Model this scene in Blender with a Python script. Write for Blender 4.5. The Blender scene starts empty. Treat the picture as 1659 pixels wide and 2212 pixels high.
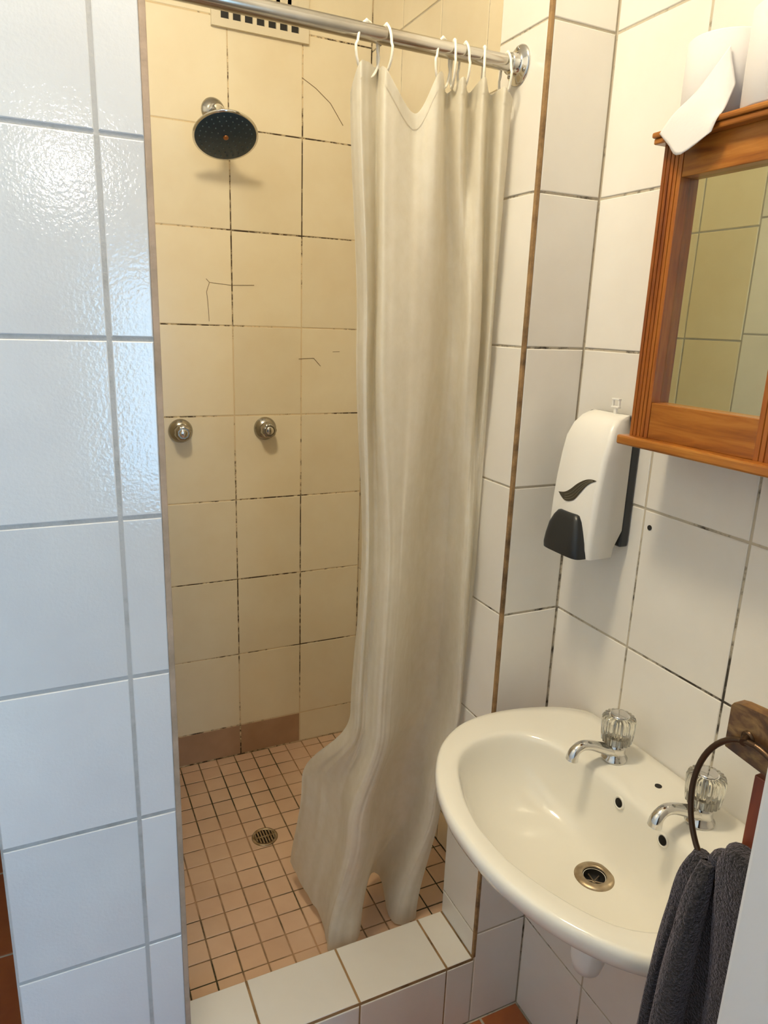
import bpy, bmesh, math, random
from mathutils import Vector, Matrix
random.seed(7)
R = math.radians
scene = bpy.context.scene
col = scene.collection

# ------------------------------------------------------------------ camera
FPX, W, H = 1539.18, 1659, 2212
CAM = Vector((-0.75424, -1.04215, 1.52878))
AX = ((0.90569914, -0.42249182, 0.03478105),
      (0.0785564, 0.24789342, 0.96559709),
      (0.41657887, 0.87180818, -0.2577063))
cd = bpy.data.cameras.new('camera')
cam = bpy.data.objects.new('camera', cd)
col.objects.link(cam)
cd.sensor_fit = 'HORIZONTAL'
cd.sensor_width = 36.0
cd.lens = FPX / W * 36.0
cd.clip_start = 0.02
r, u, f = (Vector(a) for a in AX)
cam.matrix_world = Matrix(((r.x, u.x, -f.x, CAM.x), (r.y, u.y, -f.y, CAM.y), (r.z, u.z, -f.z, CAM.z), (0, 0, 0, 1)))
scene.camera = cam

# ------------------------------------------------------------------ world and exposure
world = bpy.data.worlds.new('world')
scene.world = world
world.use_nodes = True
world.node_tree.nodes['Background'].inputs[0].default_value = (0.75, 0.85, 1.0, 1)
world.node_tree.nodes['Background'].inputs[1].default_value = 0.1
scene.view_settings.view_transform = 'Standard'
scene.view_settings.look = 'None'
scene.view_settings.gamma = 1.0
scene.view_settings.use_curve_mapping = False
scene.view_settings.exposure = 0.06
LAMP_POS = Vector((-0.66, -0.28, 2.66))
LAMP_COL = (1.0, 0.855, 0.585)
LAMP_L = 97.0
WIN_COL = (0.33, 0.66, 1.0)
WIN_L = 10.8

# ------------------------------------------------------------------ materials
MATS = {}
def nt(name):
    m = bpy.data.materials.new(name)
    m.use_nodes = True
    t = m.node_tree
    b = t.nodes['Principled BSDF']
    MATS[name] = m
    return m, t, b

def ramp(t, fac, stops):
    n = t.nodes.new('ShaderNodeValToRGB')
    el = n.color_ramp.elements
    while len(el) < len(stops):
        el.new(0.5)
    for e, (p, c) in zip(el, stops):
        e.position = p
        e.color = (*c, 1)
    t.links.new(fac, n.inputs[0])
    return n.outputs[0]

def noise(t, scale, detail=3, rough=0.5, stretch=None, coord='Object', dist=0.0):
    n = t.nodes.new('ShaderNodeTexNoise')
    n.inputs['Scale'].default_value = scale
    n.inputs['Detail'].default_value = detail
    n.inputs['Roughness'].default_value = rough
    n.inputs['Distortion'].default_value = dist
    if coord == 'World':
        c = t.nodes.new('ShaderNodeNewGeometry').outputs['Position']
    else:
        c = t.nodes.new('ShaderNodeTexCoord').outputs[coord]
    if stretch:
        mp = t.nodes.new('ShaderNodeMapping')
        mp.inputs['Scale'].default_value = stretch
        t.links.new(c, mp.inputs[0])
        c = mp.outputs[0]
    t.links.new(c, n.inputs['Vector'])
    return n.outputs['Fac']

def bump(t, b, h, strength, dist=0.001):
    n = t.nodes.new('ShaderNodeBump')
    n.inputs['Strength'].default_value = strength
    n.inputs['Distance'].default_value = dist
    t.links.new(h, n.inputs['Height'])
    t.links.new(n.outputs[0], b.inputs['Normal'])

def simple(name, c, rough=0.5, metal=0.0, bumps=None, coat=0.0):
    m, t, b = nt(name)
    b.inputs['Base Color'].default_value = (*c, 1)
    b.inputs['Roughness'].default_value = rough
    b.inputs['Metallic'].default_value = metal
    b.inputs['Coat Weight'].default_value = coat
    if bumps:
        bump(t, b, noise(t, bumps[0], 2, coord='World'), bumps[1], bumps[2])
    return m

def tile_mat(name, c1, c2, rough, bs):
    m, t, b = nt(name)
    n = noise(t, 5.0, 4, 0.6, coord='World')
    cr = ramp(t, n, [(0.3, c1), (0.7, c2)])
    oi = t.nodes.new('ShaderNodeObjectInfo')
    hs = t.nodes.new('ShaderNodeHueSaturation')
    mr = t.nodes.new('ShaderNodeMapRange')
    mr.inputs[3].default_value = 0.94
    mr.inputs[4].default_value = 1.04
    t.links.new(oi.outputs['Random'], mr.inputs[0])
    t.links.new(mr.outputs[0], hs.inputs['Value'])
    t.links.new(cr, hs.inputs['Color'])
    t.links.new(hs.outputs[0], b.inputs['Base Color'])
    b.inputs['Roughness'].default_value = rough
    bump(t, b, noise(t, bs[0], 2, 0.5, coord='World'), bs[1], bs[2])
    return m

tile_mat('tile_white', (0.63, 0.62, 0.62), (0.69, 0.68, 0.67), 0.07, (190, 0.30, 0.001))
tile_mat('tile_wall', (0.79, 0.75, 0.69), (0.84, 0.81, 0.76), 0.16, (60, 0.05, 0.001))
tile_mat('tile_cream', (0.79, 0.68, 0.48), (0.84, 0.75, 0.56), 0.22, (60, 0.06, 0.001))
tile_mat('tile_brown', (0.34, 0.20, 0.12), (0.46, 0.29, 0.18), 0.3, (60, 0.08, 0.001))
tile_mat('tile_mosaic', (0.62, 0.40, 0.27), (0.74, 0.52, 0.36), 0.42, (120, 0.2, 0.001))
tile_mat('tile_quarry', (0.32, 0.085, 0.030), (0.46, 0.15, 0.045), 0.35, (120, 0.2, 0.001))

def grout_mat(name, c, d, lo, hi, scale=26):
    m, t, b = nt(name)
    n = noise(t, scale, 5, 0.65, coord='World')
    n2 = noise(t, 3.2, 2, 0.5, coord='World')
    mx = t.nodes.new('ShaderNodeMath')
    mx.operation = 'ADD'
    t.links.new(n, mx.inputs[0])
    t.links.new(n2, mx.inputs[1])
    cr = ramp(t, mx.outputs[0], [(lo, c), (hi, d)])
    t.links.new(cr, b.inputs['Base Color'])
    b.inputs['Roughness'].default_value = 0.9
    bump(t, b, noise(t, 220, 2, coord='World'), 0.5, 0.001)
    return m
# the summed noise is centred on 1.0; the ramp clamps at 1, so scale inputs down inside lo/hi
def grout2(name, c, d, lo, hi, scale=26):
    m = grout_mat(name, c, d, lo, hi, scale)
    t = m.node_tree
    add = [n for n in t.nodes if n.type == 'MATH'][0]
    half = t.nodes.new('ShaderNodeMath')
    half.operation = 'MULTIPLY'
    half.inputs[1].default_value = 0.5
    rp = [n for n in t.nodes if n.type == 'VALTORGB'][0]
    for l in list(rp.inputs[0].links):
        t.links.remove(l)
    t.links.new(add.outputs[0], half.inputs[0])
    t.links.new(half.outputs[0], rp.inputs[0])
    return m
grout2('grout_grey', (0.46, 0.44, 0.42), (0.33, 0.31, 0.28), 0.48, 0.62)
grout2('grout_mould', (0.52, 0.46, 0.36), (0.05, 0.04, 0.03), 0.505, 0.60, 40)
grout2('grout_tan', (0.70, 0.55, 0.34), (0.06, 0.035, 0.015), 0.485, 0.57, 55)
grout2('grout_light', (0.58, 0.52, 0.43), (0.16, 0.13, 0.10), 0.50, 0.62)
grout2('grout_floor', (0.46, 0.28, 0.16), (0.05, 0.045, 0.02), 0.43, 0.58, 9)
grout2('grout_brown', (0.36, 0.22, 0.10), (0.10, 0.06, 0.03), 0.45, 0.6)
grout2('edge_tan', (0.44, 0.32, 0.23), (0.30, 0.22, 0.15), 0.45, 0.6, 14)
simple('paint_white', (0.66, 0.67, 0.69), 0.55, bumps=(90, 0.15, 0.001))
simple('paint_low_bounce', (0.18, 0.17, 0.16), 0.7, bumps=(60, 0.2, 0.001))  # dark grey, not cream: darkened to weaken bounce light from the unseen walls
simple('paint_left', (0.84, 0.83, 0.81), 0.6, bumps=(60, 0.2, 0.001))
simple('ceiling_paint', (0.80, 0.78, 0.74), 0.8, bumps=(60, 0.2, 0.001))
simple('chrome', (0.72, 0.71, 0.69), 0.09, 1.0)
simple('chrome_dark', (0.42, 0.40, 0.36), 0.2, 1.0)
simple('dark_hole', (0.012, 0.010, 0.008), 0.6)
simple('porcelain', (0.84, 0.81, 0.73), 0.08, bumps=(3, 0.02, 0.01), coat=0.4)
simple('plastic_white', (0.84, 0.82, 0.78), 0.28)
simple('plastic_vent', (0.72, 0.64, 0.48), 0.45)
simple('hook_plastic', (0.88, 0.84, 0.74), 0.3)
simple('plastic_black', (0.018, 0.020, 0.023), 0.3, bumps=(300, 0.2, 0.0005))
simple('leaf_print', (0.05, 0.04, 0.025), 0.35)
simple('leaf_vein', (0.22, 0.20, 0.14), 0.35)
simple('paper', (0.74, 0.71, 0.71), 0.85, bumps=(260, 0.25, 0.0008))
simple('cardboard', (0.35, 0.24, 0.13), 0.9)
simple('iron', (0.10, 0.060, 0.035), 0.33, 0.85, bumps=(120, 0.2, 0.0006))
simple('mirror_glass', (0.82, 0.88, 0.74), 0.015, 1.0)
simple('nozzle', (0.06, 0.10, 0.13), 0.5)
simple('head_face', (0.012, 0.035, 0.065), 0.35, bumps=(140, 0.1, 0.0005))
simple('screw_copper', (0.38, 0.16, 0.06), 0.35, 0.8)
simple('crack_line', (0.22, 0.15, 0.08), 0.9)
m, t, b = nt('brass_drain')
b.inputs['Metallic'].default_value = 0.9
b.inputs['Roughness'].default_value = 0.36
t.links.new(ramp(t, noise(t, 60, 3, coord='World'), [(0.35, (0.33, 0.25, 0.16)), (0.65, (0.50, 0.41, 0.29))]), b.inputs['Base Color'])
m, t, b = nt('rod_steel')
b.inputs['Metallic'].default_value = 1.0
b.inputs['Roughness'].default_value = 0.2
t.links.new(ramp(t, noise(t, 30, 4, stretch=(0.25, 1, 1), coord='World'), [(0.4, (0.58, 0.56, 0.52)), (0.75, (0.36, 0.31, 0.25))]), b.inputs['Base Color'])

def wood(name, stretch, c1, c2, c3, rough=0.28):
    m, t, b = nt(name)
    n = noise(t, 14, 5, 0.6, stretch=stretch, coord='World', dist=0.6)
    t.links.new(ramp(t, n, [(0.28, c1), (0.5, c2), (0.72, c3)]), b.inputs['Base Color'])
    b.inputs['Roughness'].default_value = rough
    b.inputs['Coat Weight'].default_value = 0.25
    b.inputs['Coat Roughness'].default_value = 0.15
    bump(t, b, n, 0.12, 0.002)
wood('pine_upright', (5, 5, 0.35), (0.16, 0.035, 0.006), (0.30, 0.085, 0.012), (0.42, 0.15, 0.025))
wood('pine_across', (4, 0.45, 5), (0.18, 0.05, 0.008), (0.34, 0.115, 0.016), (0.46, 0.19, 0.035))
wood('wood_old', (2, 2.5, 5), (0.030, 0.017, 0.009), (0.11, 0.050, 0.017), (0.30, 0.18, 0.06), 0.4)
wood('wood_red', (4, 4, 0.4), (0.12, 0.022, 0.010), (0.20, 0.045, 0.016), (0.30, 0.09, 0.02))

m, t, b = nt('acrylic')
b.inputs['Base Color'].default_value = (0.95, 0.95, 0.90, 1)
b.inputs['Roughness'].default_value = 0.03
b.inputs['IOR'].default_value = 1.49
b.inputs['Transmission Weight'].default_value = 1.0

m, t, b = nt('towel_grey')
t.links.new(ramp(t, noise(t, 420, 2, coord='World'), [(0.35, (0.008, 0.0075, 0.008)), (0.7, (0.045, 0.040, 0.046))]), b.inputs['Base Color'])
b.inputs['Roughness'].default_value = 0.95
b.inputs['Sheen Weight'].default_value = 0.3
b.inputs['Sheen Roughness'].default_value = 0.4
b.inputs['Sheen Tint'].default_value = (0.8, 0.7, 0.85, 1)
bump(t, b, noise(t, 420, 2, 0.6, coord='World'), 1.0, 0.004)

m, t, b = nt('curtain_vinyl')
t.nodes.remove(b)
out = t.nodes['Material Output']
tex = noise(t, 45, 4, 0.6, stretch=(1, 1, 0.7), coord='World')
colr = ramp(t, tex, [(0.3, (0.85, 0.80, 0.68)), (0.7, (0.91, 0.87, 0.77))])
df = t.nodes.new('ShaderNodeBsdfDiffuse')
tr = t.nodes.new('ShaderNodeBsdfTranslucent')
gl = t.nodes.new('ShaderNodeBsdfGlossy')
gl.inputs['Roughness'].default_value = 0.32
tp = t.nodes.new('ShaderNodeBsdfTransparent')
bp = t.nodes.new('ShaderNodeBump')
bp.inputs['Strength'].default_value = 0.18
bp.inputs['Distance'].default_value = 0.003
t.links.new(tex, bp.inputs['Height'])
for n in (df, tr, gl):
    t.links.new(bp.outputs[0], n.inputs['Normal'])
t.links.new(colr, df.inputs['Color'])
t.links.new(colr, tr.inputs['Color'])
mx = [t.nodes.new('ShaderNodeMixShader') for _ in range(3)]
for n, fac in zip(mx, (0.33, 0.05, 0.07)):
    n.inputs[0].default_value = fac
t.links.new(df.outputs[0], mx[0].inputs[1]); t.links.new(tr.outputs[0], mx[0].inputs[2])
t.links.new(mx[0].outputs[0], mx[1].inputs[1]); t.links.new(gl.outputs[0], mx[1].inputs[2])
t.links.new(mx[1].outputs[0], mx[2].inputs[1]); t.links.new(tp.outputs[0], mx[2].inputs[2])
t.links.new(mx[2].outputs[0], out.inputs[0])

def emis(name, c, s):
    m, t, b = nt(name)
    b.inputs['Base Color'].default_value = (0, 0, 0, 1)
    b.inputs['Emission Color'].default_value = (*c, 1)
    b.inputs['Emission Strength'].default_value = s
emis('bulb_light', LAMP_COL, LAMP_L)
emis('window_daylight', WIN_COL, WIN_L)
emis('wall_lamp_light', (1.0, 0.95, 0.85), 40.0)

# ------------------------------------------------------------------ geometry helpers
class G:
    """collects faces for one mesh"""
    def __init__(s):
        s.v = []; s.f = []; s.sm = []
    def add(s, vs, fs, smooth=False):
        o = len(s.v)
        s.v += [tuple(x) for x in vs]
        s.f += [tuple(i + o for i in q) for q in fs]
        s.sm += [smooth] * len(fs)
        return s
    def box(s, a, b):
        (x0, y0, z0), (x1, y1, z1) = a, b
        vs = [(x0, y0, z0), (x1, y0, z0), (x1, y1, z0), (x0, y1, z0), (x0, y0, z1), (x1, y0, z1), (x1, y1, z1), (x0, y1, z1)]
        return s.add(vs, [(3, 2, 1, 0), (4, 5, 6, 7), (0, 1, 5, 4), (1, 2, 6, 5), (2, 3, 7, 6), (3, 0, 4, 7)])
    def bbox(s, a, b, r=0.002):
        """bevelled box"""
        bm = bmesh.new()
        bmesh.ops.create_cube(bm, size=1)
        c = [(p + q) / 2 for p, q in zip(a, b)]
        d = [q - p for p, q in zip(a, b)]
        for v in bm.verts:
            v.co = Vector([c[i] + v.co[i] * d[i] for i in range(3)])
        bmesh.ops.bevel(bm, geom=list(bm.edges), offset=r, segments=2, affect='EDGES', profile=0.5)
        return s.bm(bm)
    def bm(s, bm, smooth=False):
        bm.verts.index_update()
        s.add([v.co[:] for v in bm.verts], [tuple(v.index for v in f.verts) for f in bm.faces], smooth)
        bm.free()
        return s
    def loops(s, L, cap0=False, cap1=False, smooth=True, closed=True):
        n = len(L[0])
        vs = [p for l in L for p in l]
        fs = []
        rng = n if closed else n - 1
        for i in range(len(L) - 1):
            for j in range(rng):
                k = (j + 1) % n
                fs.append((i * n + j, i * n + k, (i + 1) * n + k, (i + 1) * n + j))
        s.add(vs, fs, smooth)
        if cap0:
            s.add(L[0], [tuple(range(n))[::-1]])
        if cap1:
            s.add(L[-1], [tuple(range(n))])
        return s
    def lathe(s, prof, o, axis=(0, 0, 1), n=24, ref=None, cap0=True, cap1=True, smooth=True, flute=None):
        o = Vector(o); ax = Vector(axis).normalized()
        a = Vector(ref) if ref else (Vector((1, 0, 0)) if abs(ax.x) < 0.9 else Vector((0, 1, 0)))
        a = (a - ax * a.dot(ax)).normalized(); b = ax.cross(a)
        L = []
        for r_, h_ in prof:
            l = []
            for i in range(n):
                t_ = 2 * math.pi * i / n
                rr = r_ * (1 + (flute(t_) if flute else 0))
                l.append(o + ax * h_ + a * rr * math.cos(t_) + b * rr * math.sin(t_))
            L.append(l)
        return s.loops(L, cap0, cap1, smooth)
    def tube(s, pts, rad, n=12, caps=True, up=(0, 0, 1), flat=1.0):
        pts = [Vector(p) for p in pts]
        if not hasattr(rad, '__len__'):
            rad = [rad] * len(pts)
        L = []; prev = None
        for i, p in enumerate(pts):
            d = (pts[min(i + 1, len(pts) - 1)] - pts[max(i - 1, 0)]).normalized()
            if prev is None:
                a = d.cross(Vector(up))
                if a.length < 1e-4:
                    a = d.cross(Vector((1, 0, 0)))
            else:
                a = prev - d * prev.dot(d)
            a.normalize(); prev = a; b = a.cross(d)
            L.append([p + a * rad[i] * math.cos(2 * math.pi * k / n) + b * rad[i] * flat * math.sin(2 * math.pi * k / n) for k in range(n)])
        return s.loops(L, caps, caps)
    def build(s, name, mat, parent=None, base=(0, 0, 0)):
        me = bpy.data.meshes.new(name)
        bx_, by_, bz_ = base
        me.from_pydata([(x - bx_, y - by_, z - bz_) for x, y, z in s.v], [], s.f)
        me.polygons.foreach_set('use_smooth', s.sm)
        me.update()
        bm = bmesh.new(); bm.from_mesh(me)
        bmesh.ops.recalc_face_normals(bm, faces=bm.faces)
        bm.to_mesh(me); bm.free()
        me.materials.append(MATS[mat])
        o = bpy.data.objects.new(name, me)
        col.objects.link(o)
        if parent:
            o.parent = parent
        else:
            o.location = base
        return o

def catmull(P, n):
    """sample an open Catmull-Rom curve through tuples P at n points"""
    P = [Vector(p) for p in P]
    m_ = len(P) - 1
    out = []
    for i in range(n):
        x = i / (n - 1) * m_
        k = min(int(x), m_ - 1); t_ = x - k
        p0, p1, p2, p3 = P[max(k - 1, 0)], P[k], P[k + 1], P[min(k + 2, m_)]
        out.append(0.5 * ((2 * p1) + (p2 - p0) * t_ + (2 * p0 - 5 * p1 + 4 * p2 - p3) * t_ ** 2 + (3 * p1 - p0 - 3 * p2 + p3) * t_ ** 3))
    return out

def struct(name, g, mat, **kw):
    o = g.build(name, mat, **kw)
    o['kind'] = 'structure'
    return o

def tag(o, label, cat, group=None):
    o['label'] = label; o['category'] = cat
    if group:
        o['group'] = group
    return o

def thing(name, label, cat, base, group=None):
    o = bpy.data.objects.new(name, None)
    o.empty_display_size = 0.05
    col.objects.link(o)
    o.location = base
    return tag(o, label, cat, group)

TM = {}
def tile_mesh(w, h, mat):
    k = (round(w, 4), round(h, 4), mat)
    if k in TM:
        return TM[k]
    c, th = 0.0013, 0.004
    x, y = w / 2, h / 2
    ring = lambda a, z: [(-x + a, -y + a, z), (x - a, -y + a, z), (x - a, y - a, z), (-x + a, y - a, z)]
    vs = ring(0, -th) + ring(0, -c * 0.7) + ring(c, 0)
    fs = []
    for i in (0, 4):
        for j in range(4):
            k2 = (j + 1) % 4
            fs.append((i + j, i + k2, i + 4 + k2, i + 4 + j))
    fs.append((8, 9, 10, 11))
    me = bpy.data.meshes.new('tile')
    me.from_pydata(vs, [], fs)
    me.materials.append(MATS[mat])
    TM[k] = me
    return me

def tile(parent, c, ud, vd, w, h, mat, name='tile', lift=0.0):
    if w < 0.006 or h < 0.006:
        return None
    o = bpy.data.objects.new(name, tile_mesh(w, h, mat))
    col.objects.link(o)
    o.parent = parent
    U = Vector(ud); V = Vector(vd); N = U.cross(V)
    tl = random.uniform(-1, 1) * 0.0016
    t2 = random.uniform(-1, 1) * 0.0016
    Nn = (N + U * tl + V * t2).normalized()
    Uu = (U - Nn * U.dot(Nn)).normalized(); Vv = Nn.cross(Uu)
    p = Vector(c) + N * (lift + random.uniform(-0.0003, 0.0003))
    o.matrix_local = Matrix(((Uu.x, Vv.x, Nn.x, p.x), (Uu.y, Vv.y, Nn.y, p.y), (Uu.z, Vv.z, Nn.z, p.z), (0, 0, 0, 1)))
    return o

def face(parent, o, ud, vd, ul, vl, mat, gap, gapv=None, skip=None, matf=None):
    """tiles between the grid lines ul x vl on the plane through o"""
    gapv = gapv or gap
    O, U, V = Vector(o), Vector(ud), Vector(vd)
    for i in range(len(ul) - 1):
        for j in range(len(vl) - 1):
            if skip and skip(i, j):
                continue
            a, b_, c, d = ul[i], ul[i + 1], vl[j], vl[j + 1]
            mm = (matf(i, j) if matf else None) or mat
            tile(parent, O + U * (a + b_) / 2 + V * (c + d) / 2, ud, vd, b_ - a - gap, d - c - gapv, mm)

# ------------------------------------------------------------------ the room
P, YB, XL, XLE, YC, ZC, ZS = 0.1316, 0.9938, -0.6064, -0.8695, 0.1426, 0.1821, 0.146
CEIL = 2.75
YD, XD = -0.755, -0.3042          # doorway wall: inner face and its end
rows = [0.2443 + 0.25 * i for i in range(10)]     # grout lines 0.244 ... 2.494
GD = 0.0016                        # how far grout lies behind tile faces
X_, Y_, Z_ = (1, 0, 0), (0, 1, 0), (0, 0, 1)
nX, nY = (-1, 0, 0), (0, -1, 0)

# right wall (faces -x): u runs along -y so that u x v points to -x
wr = struct('wall_right', G().box((P + GD, YD - 0.12, 0), (P + 0.15, YB + 0.15, CEIL)), 'grout_mould')
face(wr, (P, 0, 0), nY, Z_, [0, 0.1923, 0.3923, 0.5923, 0.755], [0] + rows + [CEIL], 'tile_wall', 0.0042)
face(wr, (P, 0, 0), nY, Z_, [-YB, -0.804, -0.601, -0.398, -0.198, -YC], [ZS] + rows + [CEIL], 'tile_cream', 0.0035)
g = G().lathe([(0.0045, 0), (0.0045, 0.0012)], (P - 0.0002, -0.2083, 1.2157), nX, 14)
g.build('screw_hole', 'dark_hole', wr)

# back wall of the shower (faces -y)
wb = struct('wall_back', G().box((XLE, YB + 0.0008, 0), (P + 0.001, YB + 0.15, CEIL)), 'grout_tan')
brow = [z + 0.009 for z in rows]
bx = [XL, -0.4694, -0.2686, -0.0678, P]
def bmat(i, j):
    return 'tile_brown' if j == 0 and i in (0, 1, 2) else None
face(wb, (0, YB, 0), X_, Z_, bx, [ZS] + brow + [CEIL], 'tile_cream', 0.003, matf=bmat)
def crack(parent, pts, y, wdt=0.0007):
    g = G()
    for (x0, z0), (x1, z1) in zip(pts, pts[1:]):
        d = Vector((x1 - x0, 0, z1 - z0)).normalized(); n_ = Vector((-d.z, 0, d.x)) * wdt
        a, b_ = Vector((x0, y, z0)), Vector((x1, y, z1))
        q = [a - n_, b_ - n_, b_ + n_, a + n_]
        g.add(q + [p_ + Vector((0, 0.0015, 0)) for p_ in q], [(0, 1, 2, 3), (0, 1, 5, 4), (1, 2, 6, 5), (2, 3, 7, 6), (3, 0, 4, 7)])
    g.build('crack', 'crack_line', parent)
CR = [[(-0.3333, 1.5135), (-0.3355, 1.5665), (-0.3385, 1.5905), (-0.3298, 1.6155)],
      [(-0.3385, 1.6245), (-0.3298, 1.6155), (-0.2700, 1.6110), (-0.2065, 1.6145)],
      [(-0.0700, 2.1500), (-0.0300, 2.1300), (0.0120, 2.1000), (0.0500, 2.0500)],
      [(-0.0760, 1.4150), (-0.0300, 1.4180), (-0.0080, 1.3950)],
      [(0.0300, 1.4370), (0.0520, 1.4380)]]
for c_ in CR:
    crack(wb, c_, YB - 0.0008)

# wall to the left of the shower: its narrow end faces the camera
PT = 2.0
wl = struct('wall_left', G().box((XLE, GD, 0), (XL - GD, YB + 0.01, PT)), 'grout_grey')
face(wl, (0, 0, 0), X_, Z_, [XLE, -0.672, XL - 0.006], [0] + rows[:-3] + [PT], 'tile_white', 0.0062)
lrow = [z + 0.02 for z in rows]
face(wl, (XL, 0, 0), Y_, Z_, [0.004, YC], [ZC] + [z + 0.036 for z in rows[:-3]] + [PT], 'tile_wall', 0.004)
face(wl, (XL, 0, 0), Y_, Z_, [YC, 0.31, 0.51, 0.71, 0.91, YB], [ZS] + lrow[:-3] + [PT], 'tile_cream', 0.004)
face(wl, (0, 0, PT + GD), X_, Y_, [XLE, -0.672, XL], [0, 0.2, 0.4, 0.6, 0.8, YB], 'tile_white', 0.004)
G().bbox((XL - 0.0085, -0.0002, 0.0), (XL + 0.0005, 0.006, PT), 0.0015).build('edge_grout', 'edge_tan', wl)

# pillar on the right of the shower opening
wp = struct('wall_pillar', G().box((GD, GD, 0), (P + 0.01, YC - 0.001, CEIL)), 'grout_mould')
face(wp, (0, 0, 0), X_, Z_, [0.005, P], rows + [CEIL], 'tile_wall', 0.0042)
tile(wp, (P / 2 + 0.0022, 0, rows[0] / 2), X_, Z_, P - 0.0065, rows[0] - 0.0042, 'tile_wall')
tile(wp, (-0.0310, 0, (ZC - 0.007) / 2), X_, Z_, 0.0660, ZC - 0.011, 'tile_wall')
face(wp, (0, 0, 0), nY, Z_, [-YC + 0.001, -0.006], [ZC] + rows + [CEIL], 'tile_wall', 0.0035)
G().bbox((-0.0003, -0.0003, ZC), (0.0065, 0.0075, CEIL), 0.0012).build('corner_grout', 'grout_brown', wp)

# curb
cb = struct('shower_curb', G().box((XL - 0.002, GD, 0), (GD, YC - 0.001, ZC - GD)), 'grout_brown')
cx = [XL, -0.4707, -0.2699, -0.0651, 0.0]
face(cb, (0, 0, ZC), X_, Y_, cx, [0.001, YC], 'tile_wall', 0.005, 0.002)
face(cb, (0, 0, 0), X_, Z_, cx[:-1], [0, ZC - 0.007], 'tile_wall', 0.004)
face(cb, (0, YC, 0), nX, Z_, [0, 0.0651, 0.2699, 0.4707, -XL], [ZS - 0.002, ZC - 0.002], 'tile_wall', 0.004)

# shower floor with mosaic
fs_ = struct('floor_shower', G().box((XL - 0.002, YC - 0.002, 0), (P + 0.002, YB + 0.002, ZS - GD)), 'grout_floor')
mx_, my_ = 0.0573, 0.0585
xl = [XL + 0.002]
x = -0.5782
while x < P - 0.012:
    xl.append(x); x += mx_
xl.append(P)
yl = [YC]
y = 0.1977
while y < YB - 0.012:
    yl.append(y); y += my_
yl.append(YB)
face(fs_, (0, 0, ZS), X_, Y_, xl, yl, 'tile_mosaic', 0.0036)

# main floor
fl = struct('floor', G().box((-2.1, -2.75, -0.1), (1.6, 1.7, -GD)), 'grout_light')
face(fl, (0, 0, 0), X_, Y_, [-1.5, -1.4684, -1.1684, XLE], [-1.5, -1.2, -0.9, -0.6, -0.3, 0, 0.3, 0.6, 0.9, 1.2, 1.5, 1.7], 'tile_quarry', 0.006)
face(fl, (0, 0, 0), X_, Y_, [XLE, -0.568, -0.268, 0.032, P], [YD, -0.6, -0.3, 0], 'tile_quarry', 0.006)
face(fl, (0, 0, 0), X_, Y_, [XLE, -0.568, -0.268, 0.032, 0.332, 0.632, 0.932, 1.232, 1.55], [-2.6, -2.4, -2.1, -1.8, -1.5, -1.2, -0.9], 'tile_quarry', 0.006, skip=lambda i, j: False)
ce = struct('ceiling', G().box((-2.2, -2.75, CEIL), (1.7, 1.8, CEIL + 0.1)), 'ceiling_paint')
struct('wall_far_left', G().box((-1.6, -2.75, 0), (-1.5, 1.8, CEIL)), 'paint_left')
struct('wall_far_end', G().box((-1.5, 1.7, 0), (XLE, 1.8, CEIL)), 'paint_low_bounce')
struct('wall_far_right', G().box((1.6, -2.75, 0), (1.7, YD, CEIL)), 'paint_low_bounce')
struct('wall_doorway', G().bbox((XD, YD - 0.14, 0), (1.62, YD, CEIL), 0.004), 'paint_white')
# rear wall behind the camera with a frosted window
WX0, WX1, WZ0, WZ1, WY = -0.50, 0.85, 0.60, 1.78, -2.6
g = G()
g.box((-2.2, WY - 0.15, 0), (WX0, WY, CEIL)).box((WX1, WY - 0.15, 0), (1.7, WY, CEIL))
g.box((WX0, WY - 0.15, 0), (WX1, WY, WZ0)).box((WX0, WY - 0.15, WZ1), (WX1, WY, CEIL))
struct('wall_rear', g, 'paint_low_bounce')
g = G()
for a, b_ in (((WX0, WZ0), (WX0 + 0.05, WZ1)), ((WX1 - 0.05, WZ0), (WX1, WZ1)), ((WX0, WZ0), (WX1, WZ0 + 0.05)), ((WX0, WZ1 - 0.05), (WX1, WZ1)), ((0.155, WZ0), (0.195, WZ1))):
    g.bbox((a[0], WY - 0.09, a[1]), (b_[0], WY - 0.03, b_[1]), 0.004)
w1 = struct('window_1', g, 'paint_white')
for a, b_ in ((WX0 + 0.05, 0.155), (0.195, WX1 - 0.05)):
    G().box((a, WY - 0.07, WZ0 + 0.05), (b_, WY - 0.06, WZ1 - 0.05)).build('pane', 'window_daylight', w1)

# ------------------------------------------------------------------ lamps
base = (LAMP_POS.x, LAMP_POS.y, LAMP_POS.z + 0.09)
t_ = thing('ceiling_lamp', 'round opal ceiling lamp in front of the shower entrance', 'lamp', base)
G().lathe([(0.13, 0), (0.13, -0.03), (0.118, -0.045)], base, Z_, 40).build('lamp_base', 'plastic_white', t_, base)
G().lathe([(0.02, 0.155), (0.02, 0.06), (0.112, 0.045), (0.118, 0.03), (0.12, 0.01), (0.112, -0.02), (0.085, -0.045), (0.045, -0.06), (0.004, -0.064)], LAMP_POS, Z_, 40).build('opal_shade', 'bulb_light', t_, base)
base = (-0.60, WY, 2.12)
t_ = thing('wall_lamp', 'round white bulkhead lamp high on the rear wall beside the window', 'lamp', base)
G().lathe([(0.11, 0), (0.11, 0.03), (0.095, 0.035)], base, Y_, 28).build('lamp_base', 'plastic_white', t_, base)
G().lathe([(0.095, 0.035), (0.085, 0.06), (0.055, 0.08), (0.01, 0.088)], base, Y_, 28).build('lamp_cover', 'wall_lamp_light', t_, base)

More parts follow.
